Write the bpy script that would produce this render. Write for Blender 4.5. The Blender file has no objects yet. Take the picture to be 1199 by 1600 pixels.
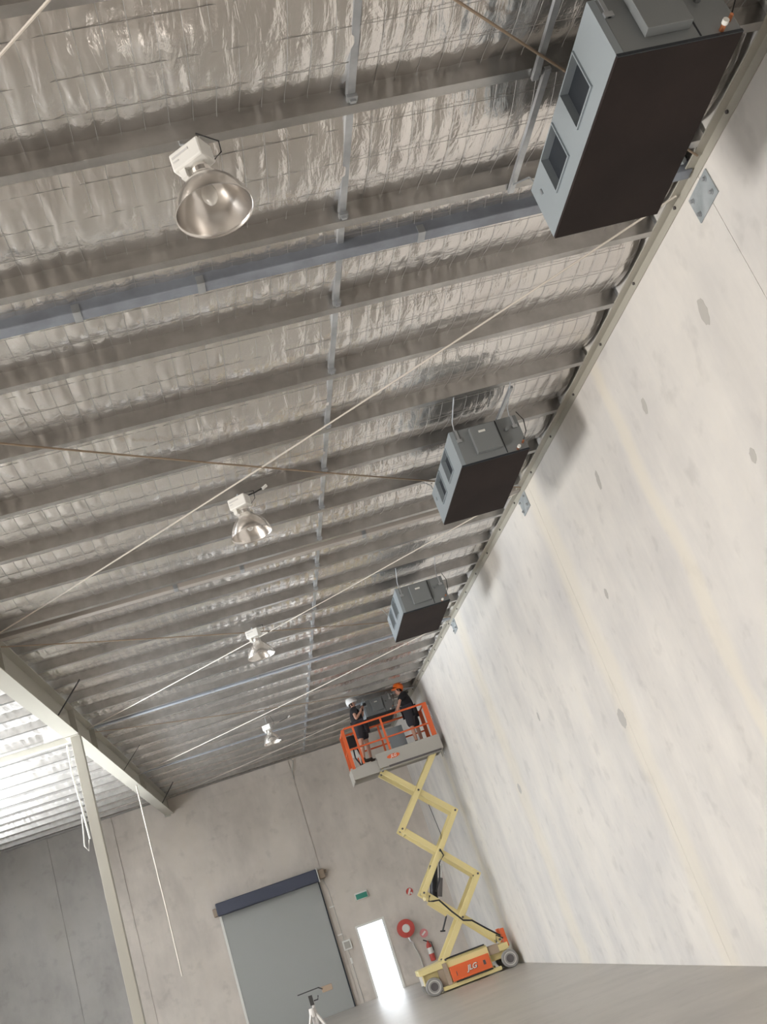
import bpy, bmesh, math, random
import numpy as np
from mathutils import Vector, Matrix, noise
random.seed(7)
sc = bpy.context.scene
PI = math.pi

# ------------------------------------------------------------------ camera
cam_d = bpy.data.cameras.new('camera'); cam = bpy.data.objects.new('camera', cam_d)
sc.collection.objects.link(cam); sc.camera = cam
cam_d.sensor_fit = 'AUTO'; cam_d.sensor_width = 36; cam_d.lens = 36.325; cam_d.clip_start = 0.05; cam_d.clip_end = 500
ROT = Matrix(((0.9449, -0.0694, -0.32), (0.2684, -0.3961, 0.8781), (-0.1877, -0.9156, -0.3556)))   # rows: right, up, back
cam.matrix_world = Matrix.Translation((0, 0, 1.735)) @ ROT.transposed().to_4x4()

# ------------------------------------------------------------------ view, world, lights
vs = sc.view_settings
vs.view_transform = 'Standard'; vs.look = 'None'; vs.gamma = 1; vs.use_curve_mapping = False
vs.exposure = -0.2
world = bpy.data.worlds.new('sky'); sc.world = world; world.use_nodes = True
bg = world.node_tree.nodes['Background']; bg.inputs[0].default_value = (0.86, 0.93, 1.0, 1); bg.inputs[1].default_value = 3.0

def area(name, loc, rot, sx, sy, power, col):
    d = bpy.data.lights.new(name, 'AREA'); d.shape = 'RECTANGLE'; d.size = sx; d.size_y = sy
    d.energy = power; d.color = col
    o = bpy.data.objects.new(name, d); o.location = loc; o.rotation_euler = rot
    sc.collection.objects.link(o); return o
area('daylight_loading_door', (-10.95, 4.2, 2.9), (0, -PI/2, 0), 3.2, 3.2, 1750, (1.0, 0.955, 0.90))
rl = area('left_bay_uplight', (-10.6, 21.0, 2.6), (0, -PI/2-1.08, 0), 3.0, 12, 4500, (0.90, 0.955, 1.0)); rl.data.spread = math.radians(105)  # added lamp, tilted up and narrowed to brighten the left bay ceiling
area('daylight_back_doorway', (2.19, 34.62, 1.05), (-PI/2, 0, 0), 0.8, 2.0, 20, (0.95, 0.98, 1.0))

# ------------------------------------------------------------------ materials
def mat(name, col, rough=0.6, metal=0.0, spec=0.5):
    m = bpy.data.materials.new(name); m.use_nodes = True
    b = m.node_tree.nodes['Principled BSDF']
    b.inputs['Base Color'].default_value = (*col, 1); b.inputs['Roughness'].default_value = rough
    b.inputs['Metallic'].default_value = metal; b.inputs['Specular IOR Level'].default_value = spec
    return m
def nd(m, t, **kw):
    n = m.node_tree.nodes.new(t)
    for k, v in kw.items():
        if k in n.inputs.keys(): n.inputs[k].default_value = v
        else: setattr(n, k, v)
    return n
def lk(m, a, b): m.node_tree.links.new(a, b)
def bsdf(m): return m.node_tree.nodes['Principled BSDF']
def coords(m, scale):
    t = nd(m, 'ShaderNodeTexCoord'); mp = nd(m, 'ShaderNodeMapping'); mp.inputs['Scale'].default_value = scale
    lk(m, t.outputs['Object'], mp.inputs['Vector']); return mp.outputs['Vector']
def noise_ramp(m, vec, scale, stops, detail=4, rough=.55):
    n = nd(m, 'ShaderNodeTexNoise'); n.inputs['Scale'].default_value = scale; n.inputs['Detail'].default_value = detail
    n.inputs['Roughness'].default_value = rough; lk(m, vec, n.inputs['Vector'])
    r = nd(m, 'ShaderNodeValToRGB'); lk(m, n.outputs['Fac'], r.inputs['Fac'])
    e = r.color_ramp.elements
    while len(e) < len(stops): e.new(.5)
    for i, (p, c) in enumerate(stops): e[i].position = p; e[i].color = (*c, 1)
    return r.outputs['Color'], n.outputs['Fac']
def mix(m, a, b, fac, mode='MULTIPLY'):
    x = nd(m, 'ShaderNodeMix', data_type='RGBA', blend_type=mode)
    if isinstance(fac, float): x.inputs['Factor'].default_value = fac
    else: lk(m, fac, x.inputs['Factor'])
    lk(m, a, x.inputs[6]); lk(m, b, x.inputs[7]); return x.outputs[2]
def bump(m, h, dist, strength=1.0):
    b = nd(m, 'ShaderNodeBump'); b.inputs['Distance'].default_value = dist; b.inputs['Strength'].default_value = strength
    lk(m, h, b.inputs['Height']); lk(m, b.outputs['Normal'], bsdf(m).inputs['Normal'])

def concrete(name, lo, hi, streak, rough=.85, k=.9):
    m = mat(name, hi, rough)
    c1, f1 = noise_ramp(m, coords(m, (1, 1, 1)), .55, [(.3, lo), (.62, hi)], 5, .6)
    c2, f2 = noise_ramp(m, coords(m, streak), 1.0, [(.30, (.80, .80, .81)), (.55, (1, 1, 1)), (.75, (1.0, .985, .95))], 6, .65)
    c3, f3 = noise_ramp(m, coords(m, (1, 1, 1)), 3.2, [(.28, (.80, .80, .80)), (.42, (1, 1, 1))], 3, .5)
    a = mix(m, c1, c2, k); a = mix(m, a, c3, .55); lk(m, a, bsdf(m).inputs['Base Color'])
    bump(m, f3, .004, .5); return m
M = {}
M['wall_r'] = concrete('pale precast concrete', (.655, .635, .615), (.79, .755, .705), (1, .9, .22), .85, .62)
def paste_bands(m, ys, half, col):
    # cement paste staining either side of the panel joints
    b = bsdf(m); old = b.inputs['Base Color'].links[0].from_socket
    t = nd(m, 'ShaderNodeTexCoord'); sp = nd(m, 'ShaderNodeSeparateXYZ'); lk(m, t.outputs['Object'], sp.inputs[0])
    n = nd(m, 'ShaderNodeTexNoise'); n.inputs['Scale'].default_value = .9; n.inputs['Detail'].default_value = 5; lk(m, t.outputs['Object'], n.inputs['Vector'])
    off = nd(m, 'ShaderNodeMath', operation='MULTIPLY_ADD'); lk(m, n.outputs['Fac'], off.inputs[0]); off.inputs[1].default_value = .55; lk(m, sp.outputs['Y'], off.inputs[2])
    tot = None
    for y, h in zip(ys, half):
        d = nd(m, 'ShaderNodeMath', operation='SUBTRACT'); lk(m, off.outputs[0], d.inputs[0]); d.inputs[1].default_value = y + .27
        a = nd(m, 'ShaderNodeMath', operation='ABSOLUTE'); lk(m, d.outputs[0], a.inputs[0])
        r = nd(m, 'ShaderNodeMapRange', interpolation_type='SMOOTHSTEP'); lk(m, a.outputs[0], r.inputs[0])
        r.inputs[1].default_value = h*.3; r.inputs[2].default_value = h*1.5; r.inputs[3].default_value = .6; r.inputs[4].default_value = 0
        if tot is None: tot = r.outputs[0]
        else:
            ad_ = nd(m, 'ShaderNodeMath', operation='ADD'); lk(m, tot, ad_.inputs[0]); lk(m, r.outputs[0], ad_.inputs[1]); tot = ad_.outputs[0]
    c_ = nd(m, 'ShaderNodeRGB'); c_.outputs[0].default_value = (*col, 1)
    lk(m, mix(m, old, c_.outputs[0], tot, 'MIX'), b.inputs['Base Color'])
paste_bands(M['wall_r'], (9.9, 13.35, 20.45, 27.5), (.16, .34, .42, .3), (.79, .735, .63))
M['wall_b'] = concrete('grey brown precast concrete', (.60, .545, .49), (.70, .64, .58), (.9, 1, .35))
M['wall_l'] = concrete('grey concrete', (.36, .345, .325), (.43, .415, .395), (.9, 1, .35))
M['floor'] = concrete('polished concrete floor', (.37, .345, .31), (.415, .385, .35), (.35, .6, 1), .38)
M['patch'] = mat('grey patching mortar', (.50, .48, .45), .9)
M['band'] = mat('cream joint sealant', (.74, .69, .58), .8)

m = M['foil'] = mat('silver sarking foil', (.80, .775, .75), .24, .95)
v = coords(m, (1, 1, 1))
c, f = noise_ramp(m, v, 1.1, [(.3, (.70, .67, .645)), (.7, (.86, .84, .815))], 4); lk(m, c, bsdf(m).inputs['Base Color'])
n1 = nd(m, 'ShaderNodeTexNoise'); n1.inputs['Scale'].default_value = 1.0; n1.inputs['Detail'].default_value = 5; n1.inputs['Distortion'].default_value = .5
lk(m, coords(m, (9, 2.2, 4)), n1.inputs['Vector'])
n2 = nd(m, 'ShaderNodeTexNoise'); n2.inputs['Scale'].default_value = 14; n2.inputs['Detail'].default_value = 3; lk(m, v, n2.inputs['Vector'])
ad = nd(m, 'ShaderNodeMath', operation='MULTIPLY_ADD'); lk(m, n2.outputs['Fac'], ad.inputs[0]); ad.inputs[1].default_value = .25; lk(m, n1.outputs['Fac'], ad.inputs[2])
bump(m, ad.outputs[0], .035, .55)

M['foil2'] = M['foil'].copy(); bsdf(M['foil2']).inputs['Roughness'].default_value = .46
def galv(name, lo, hi, rough, metal=.75):
    m = mat(name, hi, rough, metal)
    c, f = noise_ramp(m, coords(m, (1, 1, 1)), 5, [(.35, lo), (.65, hi)], 3); lk(m, c, bsdf(m).inputs['Base Color'])
    return m
M['purlin'] = galv('galvanised purlin steel', (.40, .39, .375), (.48, .47, .455), .30, .88)
M['galv'] = galv('galvanised steel', (.42, .44, .46), (.56, .58, .60), .4, .7)
M['plate'] = galv('zinc plate', (.36, .40, .42), (.50, .54, .56), .55, .35)
M['strut2'] = mat('taupe steel', (.38, .345, .31), .6)
M['strut3'] = mat('light blue grey steel', (.36, .385, .43), .45, .2)
M['strut'] = galv('blue grey primed steel', (.24, .26, .30), (.30, .33, .38), .5, .3)
M['wire'] = mat('mesh wire', (.37, .36, .35), .5, .7)
M['rod'] = mat('cream painted rod', (.60, .55, .48), .5)
M['rust'] = mat('brown primed rod', (.32, .24, .17), .6)
M['beige'] = mat('beige painted steel', (.43, .41, .355), .5)
M['black'] = mat('black', (.012, .012, .014), .5)
M['dark'] = mat('dark rubber', (.05, .05, .05), .7)
M['white'] = mat('white enamel', (.82, .81, .77), .4)
M['hvac'] = mat('blue grey coated sheet steel', (.23, .245, .25), .42, .15)
M['hvac_side'] = mat('pale blue sheet steel', (.31, .35, .375), .45, .1)
M['hvac_dark'] = mat('duct shade and trim black', (.018, .023, .030), .6)
m = M['filter'] = mat('dark brown filter panel', (.055, .046, .044), .8, 0, .15)
c, f = noise_ramp(m, coords(m, (1, 1, 1)), 1.2, [(.3, (.024, .019, .018)), (.7, (.036, .027, .025))], 3); lk(m, c, bsdf(m).inputs['Base Color'])
M['reflector'] = mat('spun aluminium', (.80, .77, .74), .22, .95)
M['glass'] = mat('lamp glass', (.9, .88, .84), .15, .3)
M['yellow'] = mat('cream yellow lift paint', (.78, .66, .32), .45)
M['orange'] = mat('orange lift paint', (.72, .13, .035), .4)
M['toeboard'] = mat('grey lift steel', (.46, .44, .40), .5, .3)
M['tyre'] = mat('grey solid tyre', (.26, .25, .24), .8)
M['rim'] = mat('pale wheel rim', (.52, .50, .47), .6)
M['hub'] = mat('dark hub', (.10, .09, .09), .6)
M['navy'] = mat('navy drum cover', (.055, .062, .095), .5)
M['curtain'] = mat('grey green roller curtain', (.36, .37, .355), .55)
M['red'] = mat('fire red', (.50, .07, .055), .4)
M['pink'] = mat('faded red label', (.70, .28, .28), .6)
M['green'] = mat('exit green', (.03, .23, .17), .5)
M['skin'] = mat('skin', (.52, .29, .21), .6)
M['shirt'] = mat('black cotton', (.014, .013, .016), .85)
M['shorts'] = mat('charcoal cloth', (.030, .028, .036), .85)
M['helmet_w'] = mat('white helmet plastic', (.85, .85, .85), .3)
M['helmet_o'] = mat('orange helmet plastic', (.85, .16, .02), .35)
M['hair'] = mat('dark hair', (.03, .02, .015), .8)
M['boot'] = mat('brown boot leather', (.05, .035, .025), .7)
M['card'] = mat('tan card', (.37, .29, .22), .7)
M['copper'] = mat('copper pipe', (.65, .25, .12), .35, .9)
M['tripod'] = mat('grey white plastic', (.62, .61, .60), .5)
M['steelw'] = mat('pale chrome', (.7, .7, .7), .25, .9)

# ------------------------------------------------------------------ mesh helpers
def R(y): return 6.21 + 0.0409 * y           # underside of the rafters; the roof climbs gently towards the back wall
class MB:
    def __init__(s): s.bm = bmesh.new()
    def box(s, x0, x1, y0, y1, z0, z1, mt=None):
        vs_ = [s.bm.verts.new(p) for p in ((x0,y0,z0),(x1,y0,z0),(x1,y1,z0),(x0,y1,z0),(x0,y0,z1),(x1,y0,z1),(x1,y1,z1),(x0,y1,z1))]
        if mt: [setattr(v, 'co', mt @ v.co) for v in vs_]
        for f in ((3,2,1,0),(4,5,6,7),(0,1,5,4),(1,2,6,5),(2,3,7,6),(3,0,4,7)): s.bm.faces.new([vs_[i] for i in f])
        return s
    def slope_box(s, x0, x1, y0, y1, d0, d1):           # a bar that follows the roof pitch, d = height above R(y)
        vs_ = [s.bm.verts.new(p) for p in ((x0,y0,R(y0)+d0),(x1,y0,R(y0)+d0),(x1,y1,R(y1)+d0),(x0,y1,R(y1)+d0),(x0,y0,R(y0)+d1),(x1,y0,R(y0)+d1),(x1,y1,R(y1)+d1),(x0,y1,R(y1)+d1))]
        for f in ((3,2,1,0),(4,5,6,7),(0,1,5,4),(1,2,6,5),(2,3,7,6),(3,0,4,7)): s.bm.faces.new([vs_[i] for i in f])
        return s
    def bar(s, a, b, w, h, up=(0, 0, 1)):               # rectangular bar from a to b: w across, h along up
        a, b = Vector(a), Vector(b); d = (b - a); L = d.length; d.normalize()
        u = Vector(up); sx = d.cross(u)
        if sx.length < 1e-4: sx = d.cross(Vector((1, 0, 0)))
        sx.normalize(); u = sx.cross(d).normalized()
        mt = Matrix((sx, d, u)).transposed().to_4x4(); mt.translation = a
        return s.box(-w/2, w/2, 0, L, -h/2, h/2, mt)
    def tube(s, pts, r, n=8, cap=True):
        pts = [Vector(p) for p in pts]; rings = []
        for i, p in enumerate(pts):
            d = (pts[min(i+1, len(pts)-1)] - pts[max(i-1, 0)]).normalized()
            a = Vector((0, 0, 1)) if abs(d.z) < .9 else Vector((1, 0, 0))
            u = d.cross(a).normalized(); w = u.cross(d)
            rr = r[i] if isinstance(r, (list, tuple)) else r
            rings.append([s.bm.verts.new(p + rr*(math.cos(2*PI*k/n)*u + math.sin(2*PI*k/n)*w)) for k in range(n)])
        for A, B in zip(rings, rings[1:]):
            for k in range(n): s.bm.faces.new((A[k], A[(k+1) % n], B[(k+1) % n], B[k]))
        if cap: s.bm.faces.new(rings[0][::-1]); s.bm.faces.new(rings[-1])
        return s
    def lathe(s, prof, c=(0,0,0), axis='Z', n=32):
        rings = []
        for r, h in prof:
            ring = []
            for k in range(n):
                a = 2*PI*k/n; x, y = r*math.cos(a), r*math.sin(a)
                p = {'Z': (x, y, h), 'Y': (x, h, y), 'X': (h, x, y)}[axis]
                ring.append(s.bm.verts.new(Vector(c) + Vector(p)))
            rings.append(ring)
        for A, B in zip(rings, rings[1:]):
            for k in range(n): s.bm.faces.new((A[k], A[(k+1) % n], B[(k+1) % n], B[k]))
        return s
    def poly(s, pts, thick):                            # prism: outline pts, extruded by vector thick
        a = [s.bm.verts.new(p) for p in pts]; b = [s.bm.verts.new(Vector(p) + Vector(thick)) for p in pts]
        s.bm.faces.new(a); s.bm.faces.new(b[::-1]); n = len(a)
        for i in range(n): s.bm.faces.new((a[i], b[i], b[(i+1) % n], a[(i+1) % n]))
        return s
    def build(s, name, m, parent=None, smooth=False, bevel=0, origin=None):
        bmesh.ops.recalc_face_normals(s.bm, faces=s.bm.faces)
        me = bpy.data.meshes.new(name)
        if parent is not None and origin is None: off = world_loc(parent)
        else: off = Vector(origin) if origin else Vector((0, 0, 0))
        if off.length: bmesh.ops.translate(s.bm, verts=s.bm.verts, vec=-off)
        s.bm.to_mesh(me); s.bm.free(); me.materials.append(m)
        if smooth:
            for p in me.polygons: p.use_smooth = True
        o = bpy.data.objects.new(name, me); sc.collection.objects.link(o)
        if parent is not None: o.parent = parent
        else: o.location = off
        if bevel:
            b = o.modifiers.new('bevel', 'BEVEL'); b.width = bevel; b.segments = 2; b.limit_method = 'ANGLE'
        return o
def world_loc(o):
    v = Vector((0, 0, 0))
    while o is not None: v = v + o.location; o = o.parent
    return v
def tag(o, label=None, cat=None, group=None, kind=None):
    if label: o['label'] = label
    if cat: o['category'] = cat
    if group: o['group'] = group
    if kind: o['kind'] = kind
    return o
def empty(name, loc, label, cat, group=None):
    o = bpy.data.objects.new(name, None); o.location = loc; sc.collection.objects.link(o); o.empty_display_size = .1
    return tag(o, label, cat, group)
def struct(o, label=None): return tag(o, label, None, None, 'structure')
def copy_tree(o, parent=None):
    c = o.copy(); sc.collection.objects.link(c)
    if parent is not None: c.parent = parent
    for ch in list(o.children): copy_tree(ch, c)
    return c
ORD = ['first','second','third','fourth','fifth','sixth','seventh','eighth','ninth','tenth','eleventh','twelfth','thirteenth','fourteenth','fifteenth','sixteenth','seventeenth','eighteenth','nineteenth','twentieth','twenty-first','twenty-second','twenty-third','twenty-fourth','twenty-fifth','twenty-sixth','twenty-seventh']

# ------------------------------------------------------------------ the shell
W, D = 4.887, 34.53
XL, YF = -11.0, -6.0
struct(MB().box(XL-.3, W+.3, YF-.3, D+.3, -.2, 0).build('floor', M['floor']), 'smooth grey concrete floor slab')
# right wall: precast panels with open joints
joints = [-.4, 6.65, 13.4, 20.45, 27.5]
w = MB(); edges = [YF-.3] + joints + [D+.3]
for a, b in zip(edges, edges[1:]): w.box(W, W+.18, a+.004, b-.004, 0, 8.4)
w.box(W+.005, W+.2, YF-.3, D+.3, 0, 8.4)
wall_r = struct(w.build('wall_right', M['wall_r']), 'tall pale precast concrete panel wall')
for k, (y, z, a, b, t) in enumerate([(7.5,5.65,.07,.13,.2),(9.23,5.66,.05,.09,.3),(11.07,5.67,.05,.12,.3),(13.58,3.21,.13,.13,0),(20.6,3.33,.11,.10,.2),(7.86,4.35,.05,.07,.4),(12.3,4.6,.05,.07,.3),(17.4,4.1,.05,.08,.2)]):
    p = MB(); n = 18; ca, sa = math.cos(t), math.sin(t)
    p.poly([(W-.002, y + ca*a*math.cos(2*PI*i/n)*(1+.12*math.sin(3*i+k)) - sa*b*math.sin(2*PI*i/n), z + sa*a*math.cos(2*PI*i/n) + ca*b*math.sin(2*PI*i/n)*(1+.1*math.cos(2*i+k))) for i in range(n)], (.02, 0, 0))
    p.build('mortar_patch', M['patch'], wall_r)
# back wall with the doorway and three panel joints
DX0, DX1, DH = 1.78, 2.60, 2.06
w = MB(); X = [XL-.3, -6.66, -4.98, -4.63, 1.22, W+.02]
for a, b in zip(X[2:], X[3:]):
    if a < DX0 < b:
        w.box(a+.008, DX0, D, D+.18, 0, 8.4); w.box(DX1, b, D, D+.18, 0, 8.4); w.box(DX0, DX1, D, D+.18, DH, 8.4)
    else: w.box(a+.008, b-.008, D, D+.18, 0, 8.4)
w.box(X[2], DX0, D+.03, D+.2, 0, 8.4); w.box(DX1, W+.2, D+.03, D+.2, 0, 8.4)
wl = MB(); wl.box(X[0], X[1]-.008, D, D+.18, 0, 8.4); wl.box(X[1]+.008, X[2]-.008, D, D+.18, 0, 8.4); wl.box(X[0], X[2], D+.03, D+.2, 0, 8.4)
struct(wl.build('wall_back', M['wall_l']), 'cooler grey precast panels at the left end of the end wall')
wall_b = struct(w.build('wall_back', M['wall_b']), 'grey brown precast concrete end wall')
struct(MB().box(-2.7, W-.01, D-.012, D+.01, 7.26, 7.29).build('trim_1', M['wall_b']), 'thin cast ledge line near the top of the end wall')
fl = MB().tube([(1.30, D-.03, 7.64), (1.36, D-.07, 7.58), (1.33, D-.09, 7.45), (1.24, D-.04, 7.25), (1.22, D-.01, 7.0)], .02, 6).build('joint_backing_rod', M['patch']); tag(fl, 'loose grey backing rod curling out of the end wall joint', 'rod')
# left wall with two openings, front wall with one
w = MB()
w.box(XL-.2, XL, YF, 2.55, 0, 8.4); w.box(XL-.2, XL, 2.55, 5.85, 4.55, 8.4); w.box(XL-.2, XL, 5.85, 14.5, 0, 8.4)
w.box(XL-.2, XL, 14.5, 27.5, 4.9, 8.4); w.box(XL-.2, XL, 27.5, D, 0, 8.4)
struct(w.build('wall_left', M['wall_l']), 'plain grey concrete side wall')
w = MB(); w.box(XL, W, YF-.2, YF, 0, 8.4)
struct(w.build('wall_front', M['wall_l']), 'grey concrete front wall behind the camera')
# roof sheeting above the foil
w = MB(); w.slope_box(XL-.3, W+.3, YF-.3, D+.3, .42, .47)
struct(w.build('ceiling', M['galv']), 'metal roof sheeting above the foil')

# ------------------------------------------------------------------ foil blanket and safety mesh
PY0, PS = 5.07, 1.2
def foil_dz(y):
    u = ((y - PY0 - .03) / PS) % 1.0
    a = 4*u*(1-u)
    return .235 - .115 * (a ** .8)
def foil_sheet(x0, x1, y0, y1, dx, dy, lift, seed, m='foil'):
    xs = np.arange(x0, x1+dx*.5, dx); ys = np.arange(y0, y1+dy*.5, dy)
    verts = []
    for y in ys:
        base = R(y) + foil_dz(y) + lift
        for x in xs:
            pil = abs(math.sin(PI*x/.15)) ** .6 * abs(math.sin(PI*(y-PY0)/.3)) ** .6
            nn = noise.noise(Vector((x*1.4+seed, y*1.1, 3.1)))
            n2 = noise.noise(Vector((x*9+seed, y*3.0, 1.7)))
            verts.append((x, y, base - .013*pil*(1+.9*nn) + .010*nn + .007*n2))
    nx = len(xs); faces = [(j*nx+i, j*nx+i+1, (j+1)*nx+i+1, (j+1)*nx+i) for j in range(len(ys)-1) for i in range(nx-1)]
    me = bpy.data.meshes.new('ceiling'); me.from_pydata(verts, [], faces); me.materials.append(M[m])
    for p in me.polygons: p.use_smooth = True
    o = bpy.data.objects.new('ceiling', me); sc.collection.objects.link(o); return o
struct(foil_sheet(1.70, 4.815, 2.0, 12.0, .0375, .05, 0, 0), 'silver foil insulation, right hand sheet near the camera')
struct(foil_sheet(1.70, 4.815, 12.0, D, .0375, .06, 0, 0), 'silver foil insulation, right hand sheet towards the end wall')
struct(foil_sheet(-3.0, 1.80, 2.0, 12.0, .0375, .05, -.012, 40), 'silver foil insulation, middle sheet near the camera')
struct(foil_sheet(-3.0, 1.80, 12.0, D, .0375, .06, -.012, 40), 'silver foil insulation, middle sheet towards the end wall')
struct(foil_sheet(XL, -2.96, 6.0, D, .05, .06, 0, 80, 'foil2'), 'silver foil insulation, left bay beyond the beige beam')
struct(foil_sheet(XL, 4.815, YF, 2.05, .3, .15, -.006, 120), 'silver foil insulation behind the camera')
struct(foil_sheet(XL, -2.96, 2.0, 6.05, .15, .1, -.006, 120), 'silver foil insulation, left bay beside the camera')
mw = MB()
def ribbon(pts, r):
    prev = None
    for p in pts:
        p = Vector(p); q = [mw.bm.verts.new(p + Vector(o)) for o in r]
        if prev:
            for k in range(3): mw.bm.faces.new((prev[k], prev[(k+1) % 3], q[(k+1) % 3], q[k]))
        prev = q
ry = ((-.0018, 0, .0012), (.0018, 0, .0012), (0, 0, -.0022)); rx = ((0, -.0018, .0012), (0, .0018, .0012), (0, 0, -.0022))
for i in range(-19, 33):
    x = i*.15
    if x > 4.74: continue
    y = 2.0; pts = []
    while y < D:
        pts.append((x + .004*math.sin(y*3+i), y, R(y)+foil_dz(y)-.016)); y += .15
    ribbon(pts, ry)
for j in range(-10, 98):
    y = PY0 + .3*j
    if y > D or abs(((y-PY0)/PS) % 1) < .01: continue
    ribbon([(x, y + .006*math.sin(x*2.2+j), R(y)+foil_dz(y)-.018) for x in np.arange(-3, 4.75, .45)], rx)
tag(mw.build('safety_mesh', M['wire']), 'fine wire safety mesh under the silver foil', 'wire mesh', None, 'stuff')

# ------------------------------------------------------------------ purlins, bridging, struts
g = 'galvanised roof purlins'
n_p = 0
for k in range(-2, 25):
    y = PY0 + PS*k; z = R(y); mb = MB()
    x0, x1 = XL+.02, W-.045
    mb.box(x0, x1, y, y+.004, z+.055, z+.232)
    mb.box(x0, x1, y, y+.078, z+.051, z+.055); mb.box(x0, x1, y+.074, y+.078, z+.055, z+.072)
    mb.box(x0, x1, y-.068, y, z+.228, z+.232); mb.box(x0, x1, y-.068, y-.064, z+.212, z+.228)
    lab = 'galvanised roof purlin over the camera side of the foil ceiling' if k < -1 else '%s long galvanised roof purlin counting down from the top of the photo' % ORD[k+1]
    p = tag(mb.build('roof_purlin', M['purlin'], origin=(0, y, z)), lab, 'purlin', g)
    n_p += 1
for k in range(-1, 24):
    y = PY0 + PS*k; mb = MB()
    mb.slope_box(1.745, 1.795, y+.006, y+PS-.004, .10, .15)
    lab = '%s short bridging tube along the foil seam, counting from the top of the photo' % (ORD[k+1])
    o = mb.build('bridging_tube', M['galv'], origin=(1.77, y, R(y)))
    tag(o, lab, 'bridging', 'bridging tubes between the purlins')
    c = MB(); yy = y+PS; c.box(1.735, 1.805, yy-.05, yy-.001, R(yy)+.07, R(yy)+.10); c.box(1.75, 1.79, yy-.03, yy-.01, R(yy)+.05, R(yy)+.07)
    c.build('end_cleat', M['galv'], o, origin=(1.77, y, R(y)))
names = ['bright blue grey steel strut across the foil ceiling below the near high-bay light', 'taupe steel strut across the ceiling just past the second high-bay light', 'blue grey steel strut across the ceiling past the third high-bay light', 'thin far steel strut across the ceiling beside the smallest high-bay light']
for i, y in enumerate((6.68, 13.75, 20.9, 28.05)):
    z = R(y)
    s_ = MB().box(-2.80, W-.03, y-.06, y+.06, z+.03, z+.15).build('strut_beam', M[('strut', 'strut2', 'strut3', 'strut3')[i]], origin=(1, y, z), bevel=.008)
    tag(s_, names[i], 'strut', 'cross struts under the roof')
    for xx in (-.35, .6, 2.4):
        MB().box(xx, xx+.06, y-.064, y+.064, z+.026, z+.1).build('strap', M['galv'], s_, origin=(1, y, z))
    if i < 3:
        s2 = MB().box(XL+.02, -3.1, y-.06, y+.06, z-.10, z+.02).build('strut_beam', M['beige'], origin=(-7, y, z), bevel=.008)
        tag(s2, ['beige strut in the left bay nearest the camera', 'beige strut in the left bay meeting the beam above the column', 'pale strut in the left bay towards the end wall'][i], 'strut', 'left bay struts')
# perimeter ledger at the end wall
struct(MB().box(XL+.02, W-.02, D-.06, D-.002, R(D)+.04, R(D)+.09).build('trim_2', M['purlin']), 'ledger angle along the top of the end wall')

# ------------------------------------------------------------------ rafters and column
r = MB()
r.slope_box(W-.012, W-.001, YF, D-.01, -.03, .06); r.slope_box(W-.095, W-.001, YF, D-.01, .048, .06)
raf = tag(r.build('wall_rafter', M['beige'], origin=(W-.05, 14, R(14))), 'long beige steel angle bolted along the top of the right wall', 'rafter')
for i, y in enumerate(np.arange(2.4, 34, 1.18)):
    MB().lathe([(.0, -.028), (.016, -.028), (.016, -.012)], (W-.0, y, R(y)+.018), 'X', 8).build('bolt_head', M['hub'], raf, origin=(W-.05, 14, R(14)))
b = empty('main_beam', (-2.85, 14, R(14)), 'deep beige steel roof beam running down the left side to the end wall', 'beam')
o3 = (-2.85, 14, R(14))
MB().slope_box(-2.98, -2.72, YF, D-.01, -.45, -.435).build('bottom_flange', M['beige'], b)
MB().slope_box(-2.855, -2.845, YF, D-.01, -.435, .035).build('web', M['beige'], b)
MB().slope_box(-2.98, -2.72, YF, D-.01, .035, .049).build('top_flange', M['beige'], b)
for y in (6.68, 13.75, 18.8, 20.9, 28.05):
    MB().box(-2.845, -2.74, y-.005, y+.005, R(y)-.432, R(y)+.03).box(-2.96, -2.855, y-.005, y+.005, R(y)-.432, R(y)+.03).build('stiffener', M['beige'], b)
MB().bar((-2.92, D-.025, R(D)-.5), (-2.92, D-.025, R(D)+.03), .2, .02, (0,1,0)).build('end_plate', M['beige'], b)
c = empty('steel_column', (-2.80, 18.8, 0), 'slim beige square steel column under the left roof beam', 'column')
MB().box(-2.885, -2.715, 18.715, 18.885, .012, R(18.8)-.465).build('shaft', M['beige'], c, bevel=.006)
MB().box(-2.96, -2.66, 18.65, 18.95, 0, .014).build('base_plate', M['beige'], c)
MB().box(-2.97, -2.73, 18.65, 18.95, R(18.8)-.468, R(18.8)-.452).build('cap_plate', M['beige'], c)
MB().box(-3.33, -3.0, 18.70, 18.712, R(18.8)-.42, R(18.8)-.22).box(-3.0, -2.97, 18.70, 18.712, R(18.8)-.40, R(18.8)-.24).build('side_cleat', M['white'], c)
for i, (y, yb) in enumerate(((17.07, 17.07), (24.27, 24.1), (31.47, 31.6))):
    f_ = MB().bar((-2.28, y-.02, R(y)+.07), (-2.76, yb, R(yb)-.43), .035, .012).build('fly_brace', M['black'], origin=(-2.5, y, R(y)))
    tag(f_, ['near black fly brace propping the left beam from a purlin', 'middle black fly brace on the beam past the column', 'far black fly brace on the beam close to the end wall'][i], 'brace', 'black fly braces on the left beam')
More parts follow.
